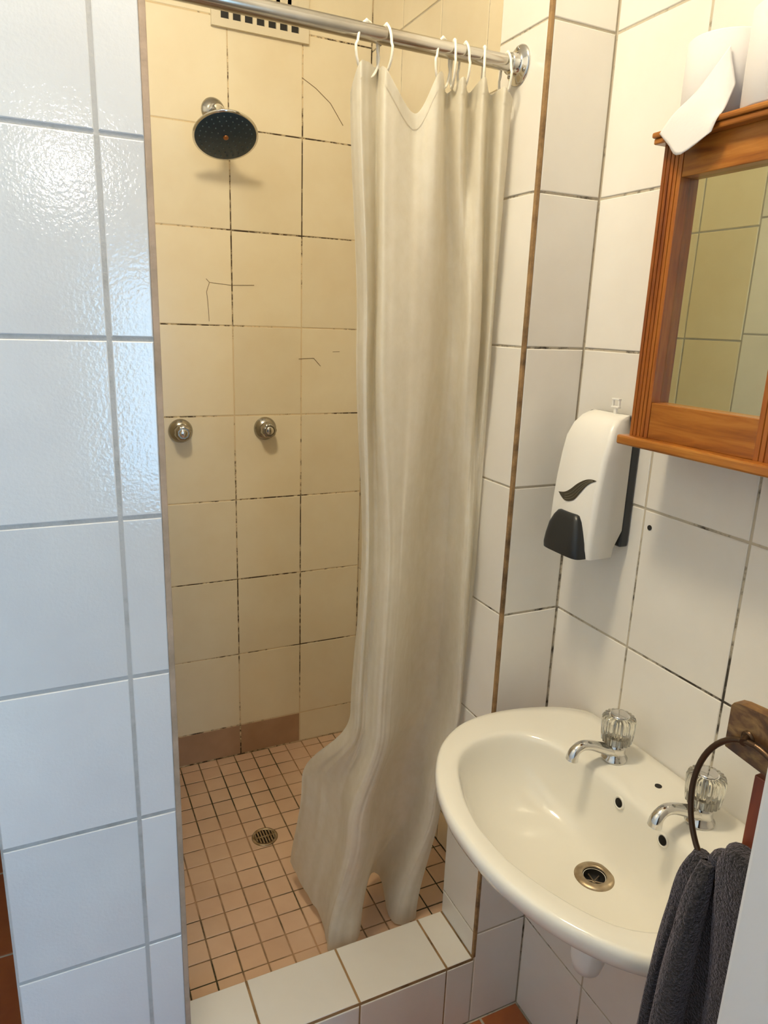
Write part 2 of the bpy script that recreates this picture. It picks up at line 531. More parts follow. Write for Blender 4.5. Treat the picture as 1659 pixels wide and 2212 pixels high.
# ------------------------------------------------------------------ wash basin
ZR, YM = 0.834, -0.348
half_out = [(-0.0, -0.2738), (0.035, -0.2725), (0.072, -0.268), (0.130, -0.2515), (0.184, -0.2249), (0.238, -0.1819), (0.2785, -0.1158), (0.287, -0.0297), (0.264, 0.0703), (0.222, 0.1290)]
half_in = [(0.0, -0.238), (0.04, -0.2365), (0.10, -0.221), (0.162, -0.193), (0.198, -0.160), (0.217, -0.112), (0.213, -0.056), (0.186, -0.022), (0.145, 0.000), (0.105, 0.009), (0.06, 0.0115), (0.0, 0.012)]
def outline(half, closed_back):
    pts = [Vector((x, YM + d)) for d, x in half]
    full = pts + ([Vector((P - 0.0012, YM + 0.19)), Vector((P - 0.0012, YM))] if closed_back else [])
    c = catmull([(p_.x, p_.y, 0) for p_ in full], 120)
    other = [Vector((p_.x, 2 * YM - p_.y, 0)) for p_ in reversed(c[1:-1])]
    return [Vector((p_.x, p_.y)) for p_ in c + other]
OUT, INN = outline(half_out, True), outline(half_in, False)
CEN = Vector((-0.105, YM))
def polar(poly, n=144):
    res = []
    for i in range(n):
        a = 2 * math.pi * i / n
        d = Vector((math.cos(a), math.sin(a)))
        best = 0
        for p_, q in zip(poly, poly[1:] + poly[:1]):
            e = q - p_
            den = d.x * e.y - d.y * e.x
            if abs(den) < 1e-9:
                continue
            w_ = p_ - CEN
            tt = (w_.x * e.y - w_.y * e.x) / den
            ss = (w_.x * d.y - w_.y * d.x) / den
            if tt > 0 and -1e-6 <= ss <= 1 + 1e-6:
                best = max(best, tt)
        res.append((d, best))
    sm = [(res[i][0], (res[i - 1][1] + 2 * res[i][1] + res[(i + 1) % n][1]) / 4) for i in range(n)]
    return sm
PO, PI = polar(OUT), polar(INN)
DR = Vector((-0.043, -0.357))
def lp(off_out=None, mixf=None, z=0, sc=None, inn_s=None):
    L = []
    for (d, ro), (_, ri) in zip(PO, PI):
        if inn_s is not None:
            p_ = DR + d * 0.0165 * (1 - inn_s) + (CEN + d * ri - DR) * inn_s
        elif mixf is not None:
            p_ = CEN + d * (ri + (ro - ri) * mixf)
        else:
            p_ = CEN + d * max(ro - off_out, 0.01)
            if d.x > 0:
                p_.x = min(p_.x, P - 0.0012)
        L.append((min(p_.x, P - 0.0012), p_.y, z))
    return L
base = (P, YM, ZR)
bs = thing('wash_basin', 'cream ceramic wall basin with two pillar taps', 'basin', base)
Ls = []
for s_, dz in ((0.0, -0.1245), (0.08, -0.1240), (0.20, -0.1225), (0.35, -0.1195), (0.55, -0.1120), (0.70, -0.100), (0.82, -0.082), (0.90, -0.061), (0.95, -0.041), (0.98, -0.022), (0.993, -0.011)):
    Ls.append(lp(inn_s=s_, z=ZR + dz))
Ls.append(lp(mixf=0.02, z=ZR - 0.005))
Ls.append(lp(mixf=0.07, z=ZR - 0.0015))
Ls.append(lp(mixf=0.16, z=ZR))
Ls.append(lp(mixf=0.55, z=ZR + 0.0012))
Ls.append(lp(mixf=0.80, z=ZR + 0.0012))
for off, dz in ((0.0055, 0.0004), (0.0025, -0.0020), (0.0006, -0.006), (0.0, -0.012), (0.0015, -0.019), (0.006, -0.029), (0.017, -0.040), (0.034, -0.050)):
    Ls.append(lp(off_out=off, z=ZR + dz))
def under(k, z):
    L = []
    for (d, ro) in PO:
        p_ = CEN + d * ro
        c = Vector((0.03, YM))
        p_ = c + (p_ - c) * k
        L.append((min(p_.x, P - 0.0012), p_.y, z))
    return L
for k, z in ((0.80, ZR - 0.078), (0.68, ZR - 0.113), (0.50, ZR - 0.143), (0.30, ZR - 0.162), (0.12, ZR - 0.166)):
    Ls.append(under(k, z))
g = G().loops(Ls, cap1=True)
g.build('bowl', 'porcelain', bs, base)
zd = ZR - 0.1245
ws = G().lathe([(0.0178, 0.0015), (0.0182, 0.0038), (0.021, 0.0045), (0.029, 0.003), (0.0315, 0.0), (0.0315, -0.002)], (DR.x, DR.y, zd), Z_, 36, cap0=False, cap1=False)
wsp = ws.build('waste_ring', 'brass_drain', bs, base)
G().lathe([(0.0178, 0.0018), (0.0165, -0.004), (0.0165, -0.016), (0.001, -0.016)], (DR.x, DR.y, zd), Z_, 32, cap0=False).build('waste_hole', 'dark_hole', bs, base)
g = G()
for a in (20, 80, 140):
    d = Vector((math.cos(R(a)), math.sin(R(a)), 0)) * 0.017
    c = Vector((DR.x, DR.y, zd - 0.009))
    g.tube([c - d * 0.95, c + d * 0.95], 0.0012, 6)
g.build('waste_cross', 'brass_drain', wsp, (0, 0, 0)).location = Vector((0, 0, 0)) - Vector(base)
def ray_bowl(y, z):
    """x of the bowl's back face at (y, z)"""
    best = None
    for i in range(7, 12):
        a, b_ = Ls[i], Ls[i + 1]
        for j in range(len(a)):
            if abs(a[j][1] - y) < 0.006 and a[j][0] > -0.05:
                z0, z1 = a[j][2], b_[j][2]
                if min(z0, z1) - 1e-4 <= z <= max(z0, z1) + 1e-4:
                    f_ = (z - z0) / (z1 - z0) if z1 != z0 else 0
                    best = a[j][0] + (b_[j][0] - a[j][0]) * f_
    return best if best is not None else 0.0
for yy in (-0.336, -0.427):
    zz = ZR - 0.021
    xx = ray_bowl(yy, zz)
    G().lathe([(0.0068, 0.0), (0.0082, 0.0022), (0.0105, 0.0018), (0.0115, -0.002)], (xx - 0.0005, yy, zz), (-1, 0, 0.12), 24, cap0=True, cap1=False).build('overflow_rim', 'porcelain', bs, base)
    G().lathe([(0.001, 0), (0.0072, 0.0)], (xx - 0.0022, yy, zz), (-1, 0, 0.12), 20).build('overflow_hole', 'dark_hole', bs, base)
G().lathe([(0.0055, 0.0), (0.0055, 0.0022)], (0.0735, YM - 0.003, ZR - 0.0002), Z_, 18).build('chain_hole', 'dark_hole', bs, base)
# waste tail and trap under the bowl
G().lathe([(0.022, 0.0), (0.022, -0.045), (0.027, -0.05), (0.027, -0.126), (0.022, -0.146), (0.009, -0.155)], (DR.x + 0.008, DR.y, ZR - 0.155), Z_, 24).build('bottle_trap', 'plastic_white', bs, base)
G().tube([(DR.x + 0.03, DR.y, ZR - 0.225), (P - 0.001, DR.y, ZR - 0.225)], 0.014, 16).build('waste_pipe', 'plastic_white', bs, base)

def pillar_tap(x, y, label):
    b0 = (x, y, ZR + 0.0014)
    t_ = thing('basin_tap', label, 'tap', b0, 'chrome pillar taps on the basin')
    g = G().lathe([(0.0215, 0), (0.0215, 0.003), (0.0175, 0.006), (0.0165, 0.02), (0.0175, 0.026), (0.0135, 0.030), (0.0125, 0.034)], b0, Z_, 28)
    g.build('tap_body', 'chrome', t_, b0)
    z0 = b0[2]
    path = catmull([(x - 0.008, y, z0 + 0.0155), (x - 0.03, y, z0 + 0.026), (x - 0.055, y, z0 + 0.037), (x - 0.074, y, z0 + 0.0405), (x - 0.088, y, z0 + 0.033), (x - 0.092, y, z0 + 0.019)], 22)
    rad = [0.0125 - 0.0035 * min(1, i / 9) + 0.0018 * max(0, (i - 15) / 6) for i in range(22)]
    sp = G().tube(path, rad, 18, flat=0.86).build('spout', 'chrome', t_, b0)
    e = path[-1]; d = (path[-1] - path[-2]).normalized()
    g = G().lathe([(0.0012, 0.0006), (0.0078, 0.0006)], e, d, 16)
    o = g.build('outlet', 'dark_hole', sp, b0)
    fl_ = lambda a: 0.035 * math.cos(20 * a)
    kz = z0 + 0.031
    kn = G().lathe([(0.0205, 0.0), (0.0238, 0.002), (0.0258, 0.016), (0.0268, 0.032), (0.0268, 0.042), (0.0245, 0.047), (0.0165, 0.049)], (x, y, kz), Z_, 120, flute=fl_).build('knob', 'acrylic', t_, b0)
    G().lathe([(0.0145, 0.0493), (0.0145, 0.0508), (0.0125, 0.0515), (0.002, 0.0518)], (x, y, kz), Z_, 28).build('index_cap', 'chrome', kn, b0)
    G().lathe([(0.0185, 0.0005), (0.0185, 0.013), (0.0165, 0.0145), (0.004, 0.016), (0.004, 0.047)], (x, y, kz), Z_, 24).build('knob_core', 'chrome_dark', kn, b0)
pillar_tap(0.062, -0.264, 'chrome basin tap with clear fluted knob nearer the shower pillar')
pillar_tap(0.068, -0.436, 'chrome basin tap with clear fluted knob behind the iron towel ring')

# ------------------------------------------------------------------ mirror cabinet
CF, CS, CM = 0.035, 0.018, 0.052          # front plane, crown/sill plane, mirror plane
CY0, CY1, CZ0, CZ1 = -0.235, -0.485, 1.378, 1.774
base = (P, (CY0 + CY1) / 2, 1.364)
cb_ = thing('mirror_cabinet', 'varnished pine bathroom cabinet with a mirror front above the basin', 'cabinet', base)
G().box((CM + 0.004, CY1 + 0.004, CZ0), (P - 0.0012, CY0 - 0.004, CZ1)).build('carcass', 'pine_upright', cb_, base)
def stile(y0, y1):
    # fluted front: profile in y, extruded in z
    n = 5
    prof = []
    w_ = (y1 - y0) / n
    for i in range(n):
        a = y0 + w_ * i
        prof += [(a + w_ * 0.10, CF), (a + w_ * 0.86, CF), (a + w_ * 0.93, CF + 0.0028)]
    prof = [(y0, CF + 0.002)] + prof[:-1] + [(y1, CF + 0.0002), (y1, CM + 0.004), (y0, CM + 0.004)]
    L = [[(x_, y_, z) for y_, x_ in prof] for z in (CZ0, CZ1)]
    G().loops(L, True, True, smooth=False).build('stile', 'pine_upright', cb_, base)
stile(CY0, -0.270)
stile(CY1, -0.447)
RT, RB = 1.729, 1.4295
g = G().bbox((CF + 0.001, -0.4468, RT), (CM + 0.004, -0.2702, CZ1), 0.0012); g.build('rail', 'pine_across', cb_, base)
g = G().bbox((CF + 0.001, -0.4468, CZ0), (CM + 0.004, -0.2702, RB), 0.0012); g.build('rail', 'pine_across', cb_, base)
g = G().bbox((CS, CY1 - 0.014, 1.364), (P - 0.0012, CY0 + 0.0085, CZ0 + 0.0003), 0.003); g.build('sill', 'pine_across', cb_, base)
cr = G().bbox((CS + 0.003, CY1 - 0.012, CZ1 - 0.0003), (P - 0.0012, CY0 + 0.0075, CZ1 + 0.0075), 0.002)
cr.bbox((CS, CY1 - 0.015, CZ1 + 0.0075), (P - 0.0012, CY0 + 0.0095, CZ1 + 0.015), 0.0025)
cr.build('crown', 'pine_across', cb_, base)
G().box((CM, -0.4468, RB - 0.002), (CM + 0.003, -0.2702, RT + 0.002)).build('mirror', 'mirror_glass', cb_, base)
ZT = CZ1 + 0.015

# toilet rolls on the cabinet
def roll(c, rad, h, label):
    b0 = (c[0], c[1], ZT)
    t_ = thing('toilet_roll', label, 'toilet paper', b0, 'toilet rolls on the mirror cabinet')
    G().lathe([(0.019, 0.0), (rad - 0.002, 0.0), (rad, 0.002), (rad + 0.0004, h * 0.5), (rad, h - 0.002), (rad - 0.002, h), (0.019, h), (0.019, 0.0)], b0, Z_, 48, cap0=False, cap1=False).build('paper_roll', 'paper', t_, b0)
    G().lathe([(0.0188, 0.001), (0.0188, h - 0.001), (0.0178, h - 0.001), (0.0178, 0.001)], b0, Z_, 32, cap0=False, cap1=False).build('cardboard_core', 'cardboard', t_, b0)
    return t_, b0
t1, b1 = roll((0.077, -0.281, 0), 0.049, 0.104, 'white toilet roll whose loose end hangs over the cabinet corner')
roll((0.074, -0.387, 0), 0.054, 0.110, 'white toilet roll at the right edge standing beside the unrolled one')
# loose end: a sheet leaving the roll and folding over the crown
A = [(0.0400, -0.3185, 1.872), (0.0405, -0.322, 1.857), (0.0415, -0.327, 1.842), (0.0420, -0.3325, 1.8265)]
Bm = [(0.0240, -0.2915, 1.828), (0.0210, -0.306, 1.818), (0.0215, -0.322, 1.807), (0.0260, -0.336, 1.797)]
Cc = [(0.0165, -0.262, 1.804), (0.0145, -0.279, 1.794), (0.0140, -0.300, 1.785), (0.0160, -0.335, 1.784)]
D = [(0.0150, -0.2425, 1.784), (0.0125, -0.263, 1.767), (0.0112, -0.2849, 1.7504), (0.0135, -0.3306, 1.7693)]
grid = [catmull(rw, 14) for rw in (A, Bm, Cc, D)]
L = [catmull([grid[k][j] for k in range(4)], 18) for j in range(14)]
sheet = G().loops(L, closed=False)
o = sheet.build('loose_sheet', 'paper', t1, b1)
sol = o.modifiers.new('thickness', 'SOLIDIFY'); sol.thickness = 0.0006

# ------------------------------------------------------------------ soap dispenser
DN, DF = -0.166, -0.054            # near and far side (y)
base = (P, (DN + DF) / 2, 1.155)
sd = thing('soap_dispenser', 'white soap dispenser with black push lever and leaf print beside the cabinet', 'soap dispenser', base)
G().bbox((0.1125, DN, 1.170), (P - 0.0012, DF, 1.392), 0.003).build('back_plate', 'plastic_black', sd, base)
prof = [(1.1525, 0.0480), (1.17, 0.0455), (1.20, 0.0450), (1.24, 0.0470), (1.28, 0.0505), (1.32, 0.0565), (1.35, 0.0630), (1.372, 0.0715), (1.386, 0.083), (1.392, 0.096), (1.394, 0.1122)]
Ls2 = []
for z, xf in prof:
    L = []
    n = 18
    back = 0.1125 if z > 1.172 else 0.100
    inset = 0.0 if z < 1.36 else (z - 1.36) / 0.034 * 0.014
    inset += 0.004 * max(0, (1.20 - z) / 0.05)
    yn, yf = DN + inset, DF - inset
    rc = 0.010
    depth = back - xf
    k = min(rc, depth * 0.8)
    pts = [(back, yn)]
    for i in range(n + 1):
        a = math.pi / 2 * i / n
        pts.append((xf + k * (1 - math.sin(a)) , yn + rc * (1 - math.cos(a)) ))
    for i in range(1, 12):
        fr = i / 12
        y_ = yn + rc + (yf - yn - 2 * rc) * fr
        pts.append((xf - 0.006 * math.sin(math.pi * fr), y_))
    for i in range(n + 1):
        a = math.pi / 2 * (1 - i / n)
        pts.append((xf + k * (1 - math.sin(a)), yf - rc * (1 - math.cos(a))))
    pts.append((back, yf))
    Ls2.append([(x_, y_, z) for x_, y_ in pts])
G().loops(Ls2, True, True).build('cover', 'plastic_white', sd, base)
def disp_x(y, z):
    for (z0, x0), (z1, x1) in zip(prof, prof[1:]):
        if z0 <= z <= z1:
            xf = x0 + (x1 - x0) * (z - z0) / (z1 - z0)
            fr = (y - DN - 0.010) / (DF - DN - 0.020)
            return xf - 0.006 * math.sin(math.pi * max(0, min(1, fr)))
    return 0.045
# lever: dome of sections widening downwards
Ls3 = []
for z, hw, xo, cyv in ((1.2260, 0.022, 0.0010, -0.112), (1.2245, 0.026, 0.0060, -0.112), (1.215, 0.033, 0.0085, -0.111), (1.20, 0.0395, 0.0115, -0.110), (1.18, 0.0440, 0.0145, -0.110), (1.163, 0.0465, 0.0170, -0.110), (1.1535, 0.0470, 0.0165, -0.110)):
    xb = 0.052
    L = [(xb, cyv - hw, z)]
    xf = disp_x(-0.11, max(z, 1.155)) - xo
    for i in range(17):
        a = math.pi * i / 16
        yy = cyv - hw * math.copysign(abs(math.cos(a)) ** 0.45, math.cos(a))
        L.append((xb + (xf - xb) * abs(math.sin(a)) ** 0.35, yy, z))
    L.append((xb, cyv + hw, z))
    Ls3.append(L)
G().loops(Ls3, True, True).build('push_lever', 'plastic_black', sd, base)
# leaf print: curved blade on the cover
top = [(-0.160, 1.2890), (-0.148, 1.2895), (-0.136, 1.2860), (-0.122, 1.2770), (-0.108, 1.2650), (-0.094, 1.2570), (-0.0745, 1.2530)]
bot = [(-0.160, 1.2890), (-0.150, 1.2840), (-0.141, 1.2760), (-0.131, 1.2620), (-0.119, 1.2480), (-0.098, 1.2430), (-0.0745, 1.2530)]
ta, ba = catmull([(a, b_, 0) for a, b_ in top], 25), catmull([(a, b_, 0) for a, b_ in bot], 25)
def onc(v, lift):
    return (disp_x(v.x, v.y) - lift, v.x, v.y)
L = [[onc(a_.lerp(b_, k / 5), 0.0010) for a_, b_ in zip(ta, ba)] for k in range(6)]
lf = G().loops(L, closed=False).build('leaf_logo', 'leaf_print', sd, base)
g = G()
for k in (0.3, 0.55, 0.78):
    g.tube([onc(a_.lerp(b_, k), 0.0011) for a_, b_ in list(zip(ta, ba))[3:21]], 0.0004, 5)
o = g.build('leaf_vein', 'leaf_vein', lf, base)
# lock clip on the top
g = G().bbox((0.104, -0.128, 1.393), (0.108, -0.122, 1.405), 0.0008)
g.bbox((0.102, -0.1345, 1.4035), (0.108, -0.117, 1.4065), 0.0008)
for y0 in (-0.1345, -0.1205):
    g.bbox((0.1035, y0, 1.406), (0.107, y0 + 0.0035, 1.4175), 0.0008)
g.bbox((0.102, -0.1345, 1.4165), (0.108, -0.117, 1.4195), 0.0008)
g.build('lock_key', 'plastic_white', sd, base)

# ------------------------------------------------------------------ towel ring and towel next to the doorway
RX = -0.250
base = (RX, YD, 1.208)
rg = thing('towel_ring', 'dark iron towel ring on a worn wooden block by the doorway', 'towel ring', base)
g = G()
pf = [(-0.6835, 1.2295), (-0.6815, 1.2262), (-0.6815, 1.1895), (-0.6825, 1.1873), (YD, 1.1800), (YD, 1.2375), (-0.690, 1.2312)]
L = [[(x_, y_, z_) for y_, z_ in pf] for x_ in (RX, RX + 0.0125)]
g.loops(L, True, True, smooth=False)
g.build('wooden_block', 'wood_old', rg, base)
RC = Vector((RX - 0.006, -0.713, 1.1335)); RRY, RRZ = 0.0515, 0.0735
hole = (RX, -0.6995, 1.2055)
ring = []
for i in range(61):
    a = math.pi / 2 - math.pi * 2 * i / 60
    ring.append((RC.x + 0.001 * math.cos(a), RC.y + RRY * math.cos(a), RC.z + RRZ * math.sin(a)))
ring = [p_ for p_ in ring]
g = G().tube(ring, 0.0027, 12)
g.build('ring', 'iron', rg, base)
g = G().tube([(RX + 0.004, -0.7015, 1.2065), (RX - 0.004, -0.7015, 1.2065), (RX - 0.008, -0.704, 1.2055)], 0.0036, 12)
g.lathe([(0.006, 0), (0.006, 0.0012), (0.004, 0.002)], (RX, -0.7015, 1.2065), nX, 16)
g.build('eye_bolt', 'iron', rg, base)

base = (RX + 0.005, YD, 1.09)
wbk = thing('wooden_bracket', 'narrow red-brown varnished board below the towel ring block', 'bracket', base)
G().bbox((RX + 0.002, YD, 0.98), (RX + 0.016, -0.7115, 1.178), 0.0012).build('board', 'wood_red', wbk, base)
G().lathe([(0.0025, 0), (0.0025, 0.0007)], (RX + 0.0021, -0.73, 1.15), nX, 12).build('screw', 'chrome_dark', wbk, base)

# towel: folds hanging through the ring
base = (RX - 0.01, -0.69, 0.55)
tw = thing('hand_towel', 'dark grey terry towel hanging folded through the iron ring', 'towel', base)
def lobe(name, sec, n=30, seg=28):
    """sec: (z, xc, yc, ax, ay, rot) along the fold"""
    S = catmull([Vector(s_[:3]) for s_ in sec], n)
    T2 = catmull([Vector(s_[3:]) for s_ in sec], n)
    L = []
    for i, (s_, q) in enumerate(zip(S, T2)):
        l = []
        for k in range(seg):
            a = 2 * math.pi * k / seg
            ca, sa = math.cos(a), math.sin(a)
            ex = math.copysign(abs(ca) ** 0.8, ca) * max(q.x, 0.0015)
            ey = math.copysign(abs(sa) ** 0.8, sa) * max(q.y, 0.0015)
            wob = 1 + 0.05 * math.sin(5 * a + i * 0.35) + 0.04 * math.sin(11 * a - i * 0.6)
            cr_, sr_ = math.cos(q.z), math.sin(q.z)
            l.append((s_.y + (ex * cr_ - ey * sr_) * wob, s_.z + (ex * sr_ + ey * cr_) * wob, s_.x))
        L.append(l)
    return G().loops(L, True, True).build(name, 'towel_grey', tw, base)
ZB_ = 0.55
# far fold (left in the picture), middle fold, near fold next to the doorway wall
lobe('fold', [(1.081, RX - 0.006, -0.6845, 0.006, 0.008, 0), (1.06, RX - 0.008, -0.6800, 0.011, 0.0105, 0), (1.00, RX - 0.004, -0.6680, 0.013, 0.0095, 0.15), (0.90, RX - 0.002, -0.6570, 0.018, 0.0080, 0.25), (0.75, RX + 0.002, -0.6520, 0.020, 0.0090, 0.25), (ZB_, RX + 0.002, -0.650, 0.021, 0.010, 0.25)])
lobe('fold', [(1.081, RX - 0.012, -0.694, 0.004, 0.006, 0), (1.06, RX - 0.017, -0.6945, 0.010, 0.0085, 0), (1.00, RX - 0.024, -0.694, 0.013, 0.0105, 0), (0.90, RX - 0.028, -0.692, 0.014, 0.0125, 0), (0.75, RX - 0.028, -0.692, 0.015, 0.013, 0), (ZB_, RX - 0.028, -0.692, 0.015, 0.013, 0)])
lobe('fold', [(1.112, RX - 0.002, -0.728, 0.010, 0.012, 0), (1.104, RX - 0.004, -0.724, 0.014, 0.020, 0), (1.07, RX - 0.004, -0.726, 0.015, 0.023, 0), (1.00, RX - 0.002, -0.730, 0.014, 0.021, 0), (0.90, RX, -0.731, 0.014, 0.020, 0), (0.75, RX, -0.731, 0.014, 0.020, 0), (ZB_, RX, -0.731, 0.014, 0.020, 0)])
# saddle over the ring's lower bar, running down behind the other folds
lobe('fold', [(1.098, RX - 0.002, -0.708, 0.005, 0.006, 0), (1.090, RX - 0.002, -0.706, 0.010, 0.014, 0), (1.070, RX + 0.004, -0.702, 0.011, 0.020, 0), (1.03, RX + 0.014, -0.696, 0.009, 0.026, 0), (0.90, RX + 0.018, -0.692, 0.008, 0.033, 0), (0.75, RX + 0.018, -0.692, 0.008, 0.034, 0), (ZB_, RX + 0.018, -0.692, 0.008, 0.034, 0)])

# ------------------------------------------------------------------ shower fittings
# curtain rod
RY, RZ, RR = 0.0775, 1.947, 0.0122
base = (XL, RY, RZ)
rod = thing('curtain_rod', 'chrome curtain rod across the shower opening', 'curtain rod', base)
G().tube([(XL + 0.001, RY, RZ), (-0.001, RY, RZ)], RR, 28).build('rod', 'rod_steel', rod, base)
for xo, ax, nm in ((0.0, nX, 1), (XL, X_, 0)):
    fo = G().lathe([(0.031, 0.0006), (0.031, 0.002), (0.028, 0.0045), (0.020, 0.0065), (0.0165, 0.009), (0.0165, 0.019), (0.0155, 0.021), (0.0125, 0.0215)], (xo, RY, RZ), ax, 40).build('flange', 'chrome', rod, base)
    for a in (0, 120, 240):
        c = Vector((xo, RY + 0.0245 * math.sin(R(a)), RZ + 0.0245 * math.cos(R(a)))) + Vector(ax) * 0.0052
        G().lathe([(0.0032, 0), (0.0032, 0.0012), (0.002, 0.0018)], c, ax, 12).build('screw', 'chrome_dark', fo, base)

# curtain
KEY = {
 1.90: [(-0.2925, 0.1), (-0.2919, 0.06), (-0.2518, 0.09), (-0.2548, 0.05), (-0.1937, 0.07), (-0.1637, 0.05), (-0.1226, 0.1), (-0.119, 0.055), (-0.0812, 0.1), (-0.0802, 0.055), (-0.0400, 0.1), (-0.0380, 0.06), (-0.0085, 0.08)],
 1.5: [(-0.2675, 0.11), (-0.2678, 0.07), (-0.2346, 0.11), (-0.25, 0.05), (-0.1955, 0.06), (-0.1429, 0.075), (-0.0847, 0.12), (-0.0662, 0.11), (-0.0771, 0.06), (-0.0469, 0.07), (-0.0200, 0.11), (-0.0260, 0.07), (-0.0065, 0.09)],
 1.1: [(-0.2379, 0.13), (-0.2449, 0.09), (-0.219, 0.11), (-0.2185, 0.06), (-0.1927, 0.065), (-0.166, 0.08), (-0.0943, 0.145), (-0.0480, 0.155), (-0.0360, 0.13), (-0.045, 0.08), (-0.0354, 0.07), (-0.0120, 0.1), (-0.0065, 0.09)],
 0.75: [(-0.2355, 0.17), (-0.2411, 0.12), (-0.2185, 0.13), (-0.2155, 0.08), (-0.1953, 0.08), (-0.1683, 0.1), (-0.0872, 0.18), (-0.0248, 0.2), (-0.0180, 0.16), (-0.0260, 0.11), (-0.0230, 0.09), (-0.0120, 0.1), (-0.0065, 0.11)],
 0.5: [(-0.289, 0.32), (-0.2641, 0.27), (-0.2412, 0.2), (-0.2532, 0.13), (-0.2354, 0.11), (-0.2099, 0.12), (-0.1519, 0.2), (-0.0851, 0.23), (-0.0523, 0.2), (-0.055, 0.15), (-0.0483, 0.13), (-0.0365, 0.13), (-0.0134, 0.15)],
 0.16: [(-0.2933, 0.4), (-0.2862, 0.33), (-0.2673, 0.25), (-0.2723, 0.19), (-0.2739, 0.168), (-0.2389, 0.163), (-0.2026, 0.168), (-0.1543, 0.25), (-0.1047, 0.32), (-0.0855, 0.3), (-0.1096, 0.2), (-0.0899, 0.168), (-0.053, 0.168)]}
TOPZ = [1.868, 1.902, 1.905, 1.893, 1.847, 1.905, 1.893, 1.906, 1.900, 1.912, 1.903, 1.906, 1.898]
BOTZ = [0.215, 0.200, 0.175, 0.158, 0.152, 0.155, 0.158, 0.165, 0.175, 0.170, 0.158, 0.152, 0.156]
NC, NR = 200, 150
zk = sorted(KEY, reverse=True)
fine = {z: catmull([(a, b_, 0) for a, b_ in KEY[z]], NC) for z in zk}
tz = catmull([(a, 0, 0) for a in TOPZ], NC)
bz = catmull([(a, 0, 0) for a in BOTZ], NC)
colz = []
for i in range(NC):
    colz.append([fine[z][i] for z in zk])
Lc = []
rng = random.Random(3)
ph = [rng.uniform(0, 6.28) for _ in range(8)]
for j in range(NR):
    v = j / (NR - 1)
    row = []
    for i in range(NC):
        z = tz[i].x + (bz[i].x - tz[i].x) * v
        zz = min(max(z, zk[-1]), zk[0])
        for k in range(len(zk) - 1):
            if zk[k] >= zz >= zk[k + 1]:
                break
        f_ = (zk[k] - zz) / (zk[k] - zk[k + 1])
        c = colz[i]
        p0, p1, p2, p3 = c[max(k - 1, 0)], c[k], c[k + 1], c[min(k + 2, len(zk) - 1)]
        f_ = f_ * f_ * (3 - 2 * f_)
        p_ = p1.lerp(p2, f_)
        uu = i / NC * 6.2832
        edge_ = max(0.0, 1 - abs(i / NC - 0.12) / 0.2)
        wr_ = (0.0004 + 0.0013 * edge_) * math.sin(19 * uu + 2.0 * math.sin(3 * z + ph[0])) + (0.0002 + 0.0008 * edge_) * math.sin(31 * uu + 5 * z + ph[1]) + 0.0014 * math.sin(5 * uu + 11 * z + ph[2]) * (1 - v) + 0.0010 * math.sin(4 * uu - 13 * z + ph[3])
        xx = p_.x + 0.45 * wr_
        yy = p_.y + wr_
        xx = min(xx, -0.0045)
        if z < ZC + 0.02:
            yy = max(yy, YC + 0.008)
        row.append((xx, yy, z))
    Lc.append(row)
base = (-0.15, RY, 0.152)
ct = thing('shower_curtain', 'translucent cream vinyl shower curtain bunched to the right of the opening', 'shower curtain', base)
G().loops(Lc, closed=False).build('sheet', 'curtain_vinyl', ct, base)
# doubled hem along the top edge
hem = [[(x_, y_ - 0.0012, z_) for x_, y_, z_ in Lc[j]] for j in range(0, 3)]
G().loops(hem, closed=False).build('hem', 'curtain_vinyl', ct, base)

# hooks
HK = [(-0.2742, 64, 1.25, 'large tilted white curtain hook at the left end of the curtain'),
      (-0.2458, -8, 0.0, 'white curtain hook second from the left end of the curtain'),
      (-0.1441, 58, 1.1, 'white curtain hook right of the sagging curtain edge, leftmost of the close group'),
      (-0.1255, 20, 0.0, 'white curtain hook in the close group, second of the group from the left'),
      (-0.1058, 4, 0.0, 'white curtain hook in the close group, third of the group from the left'),
      (-0.0691, 28, 0.0, 'white curtain hook second from the rod flange at the pillar'),
      (-0.0259, 6, 0.0, 'white curtain hook nearest to the rod flange at the pillar')]
for x0, ang, big, lab in HK:
    pts = []
    rw, rh = 0.0215 * (big or 1), 0.033 * (0.5 + 0.5 * (big or 1))
    c = Vector((x0, RY, RZ + RR + 0.0022 - rh))
    a0 = R(ang)
    for i in range(41):
        th = R(100) - R(350) * i / 40
        dx, dz = rw * math.cos(th), rh * math.sin(th)
        if dz > 0:
            dx *= 0.86
        pts.append((c.x + dx * math.sin(a0), c.y + dx * math.cos(a0), c.z + dz))
    b0 = (x0, RY, c.z)
    g = G().tube(pts, 0.0021, 10)
    g.lathe([(0.001, -0.0035), (0.0034, -0.001), (0.0034, 0.001), (0.001, 0.0035)], pts[0], Z_, 10)
    tag(g.build('curtain_hook', 'hook_plastic', None, b0), lab, 'curtain hook', 'white hooks on the curtain rod')

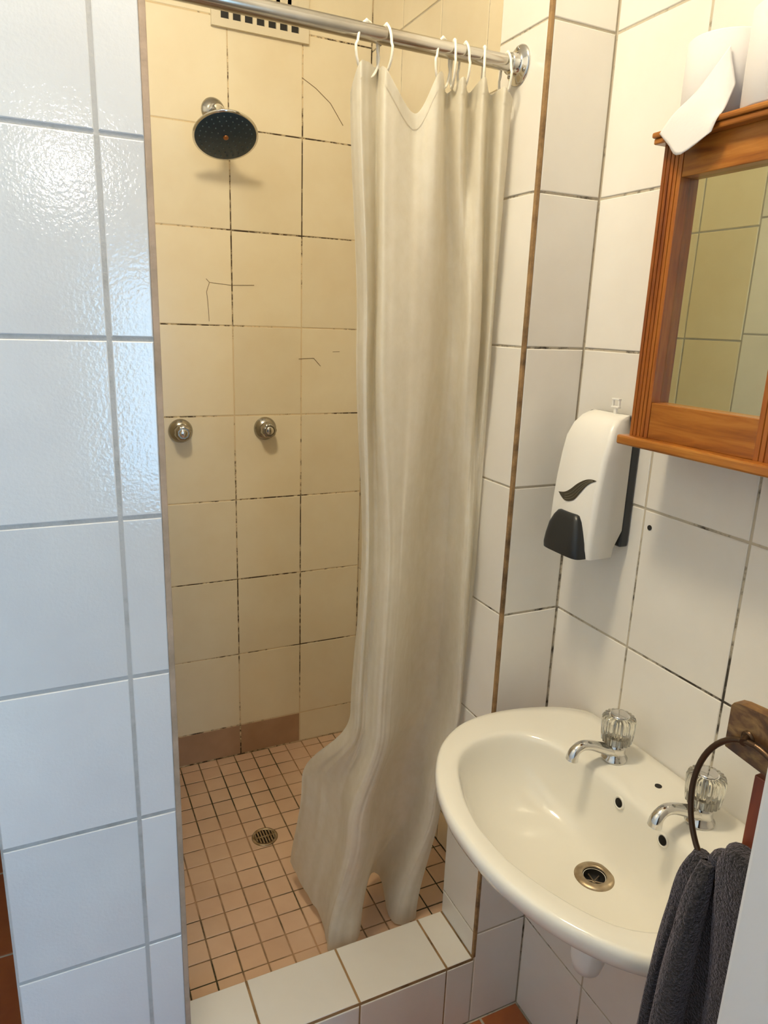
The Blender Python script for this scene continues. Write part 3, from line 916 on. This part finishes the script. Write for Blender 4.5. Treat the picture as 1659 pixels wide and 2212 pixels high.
# shower head
FX, FZ = -0.309, 2.037
base = (FX, YB, FZ)
sh = thing('rain_shower', 'round shower head with dark blue spray face on the back wall', 'shower head', base)
G().lathe([(0.0305, 0.0006), (0.0305, 0.003), (0.026, 0.008), (0.014, 0.012)], base, nY, 32).build('wall_flange', 'chrome_dark', sh, base)
nrm = Vector((-0.02, -0.52, -0.85)).normalized()
dc = Vector((-0.3075, YB - 0.128, 1.953))
arm = catmull([(FX, YB - 0.004, FZ), (FX, YB - 0.045, FZ - 0.003), (FX + 0.001, YB - 0.085, FZ - 0.018), dc - nrm * 0.034], 16)
G().tube(arm, 0.0095, 16).build('arm', 'chrome', sh, base)
bd = G().lathe([(0.012, -0.040), (0.017, -0.034), (0.017, -0.026), (0.024, -0.020), (0.055, -0.012), (0.076, -0.007), (0.0795, -0.003), (0.0795, 0.0), (0.0755, 0.0012)], dc, nrm, 56).build('head_shell', 'chrome', sh, base)
G().lathe([(0.0755, 0.0008), (0.072, 0.0022), (0.002, 0.0032)], dc, nrm, 56).build('spray_face', 'head_face', sh, base)
g = G()
a = nrm.cross(Vector((1, 0, 0))).normalized(); b_ = nrm.cross(a)
for rr, n in ((0.022, 8), (0.036, 14), (0.050, 20), (0.063, 26)):
    for i in range(n):
        th = 2 * math.pi * (i + 0.5 * (n % 4 == 0)) / n
        g.lathe([(0.0016, 0.0), (0.0013, 0.0022)], dc + nrm * 0.0024 + a * rr * math.cos(th) + b_ * rr * math.sin(th), nrm, 6)
g.build('nozzles', 'nozzle', sh, base)['kind'] = 'stuff'
G().lathe([(0.0065, 0.0), (0.0065, 0.0028), (0.0045, 0.0036)], dc + nrm * 0.003, nrm, 18).build('centre_screw', 'screw_copper', sh, base)

# stop valves
for x0, lab in ((-0.4215, 'aged chrome shower valve knob next to the left wall edge'), (-0.1790, 'aged chrome shower valve knob below the shower head, right of the other')):
    base = (x0, YB, 1.2145)
    v_ = thing('shower_valve', lab, 'valve', base, 'shower valve knobs on the back wall')
    G().lathe([(0.0335, 0.0006), (0.0335, 0.003), (0.030, 0.010), (0.021, 0.0155), (0.016, 0.018)], base, nY, 36).build('escutcheon', 'chrome_dark', v_, base)
    kn = G().lathe([(0.015, 0.016), (0.0215, 0.021), (0.0225, 0.028), (0.0215, 0.046), (0.0190, 0.0505), (0.0150, 0.0515)], base, nY, 72, flute=lambda t_: 0.035 * math.cos(9 * t_)).build('knob', 'chrome_dark', v_, base)
    G().lathe([(0.0118, 0.0505), (0.0118, 0.0530), (0.0095, 0.0545), (0.002, 0.0548)], base, nY, 28).build('index_cap', 'chrome', kn, base)

# ventilation grille
VX0, VX1, VZ0, VZ1 = -0.3095, -0.054, 2.2285, 2.405
base = ((VX0 + VX1) / 2, YB, VZ0)
vg = thing('vent_grille', 'cream slotted ventilation grille high on the shower back wall', 'vent', base)
G().box((VX0 + 0.006, YB - 0.003, VZ0 + 0.006), (VX1 - 0.006, YB - 0.0012, VZ1 - 0.006)).build('dark_backing', 'dark_hole', vg, base)
HX0, HX1 = -0.286, -0.0815
HZ = [2.2475, 2.2685, 2.2800, 2.3095, 2.3255, 2.3485, 2.3645, 2.3875]
g = G()
for a, b_ in (((VX0, VZ0), (VX1, HZ[0])), ((VX0, HZ[-1]), (VX1, VZ1)), ((VX0, HZ[0]), (HX0, HZ[-1])), ((HX1, HZ[0]), (VX1, HZ[-1]))):
    g.box((a[0], YB - 0.010, a[1]), (b_[0], YB - 0.0006, b_[1]))
g.build('frame', 'plastic_vent', vg, base)
for k in (1, 3, 5):
    G().box((HX0, YB - 0.0095, HZ[k]), (HX1, YB - 0.003, HZ[k + 1])).build('cross_bar', 'plastic_vent', vg, base)
nsl = 7
pit = (HX1 - HX0 + 0.010) / nsl
for i in range(1, nsl):
    xa = HX0 + pit * i - 0.010
    G().box((xa, YB - 0.0095, HZ[0]), (xa + 0.010, YB - 0.003, HZ[-1])).build('slat', 'plastic_vent', vg, base)

# shower drain grate
base = (-0.304, 0.587, ZS)
dg = thing('drain_grate', 'round brass slotted drain grate in the shower floor', 'drain', base)
G().lathe([(0.0355, 0.0), (0.0355, 0.0022), (0.033, 0.003), (0.0275, 0.003), (0.0275, 0.001)], base, Z_, 40, cap0=False, cap1=False).build('rim', 'brass_drain', dg, base)
G().lathe([(0.001, 0.0010), (0.028, 0.0010)], base, Z_, 32).build('dark_well', 'dark_hole', dg, base)
for i in range(-3, 4):
    xo = i * 0.0078
    hl = math.sqrt(0.0278 ** 2 - xo ** 2)
    G().box((base[0] + xo - 0.0023, base[1] - hl, ZS + 0.001), (base[0] + xo + 0.0023, base[1] + hl, ZS + 0.003)).build('bar', 'brass_drain', dg, base)
G().box((base[0] - 0.028, base[1] - 0.0022, ZS + 0.001), (base[0] + 0.028, base[1] + 0.0022, ZS + 0.0032)).build('cross_bar', 'brass_drain', dg, base)
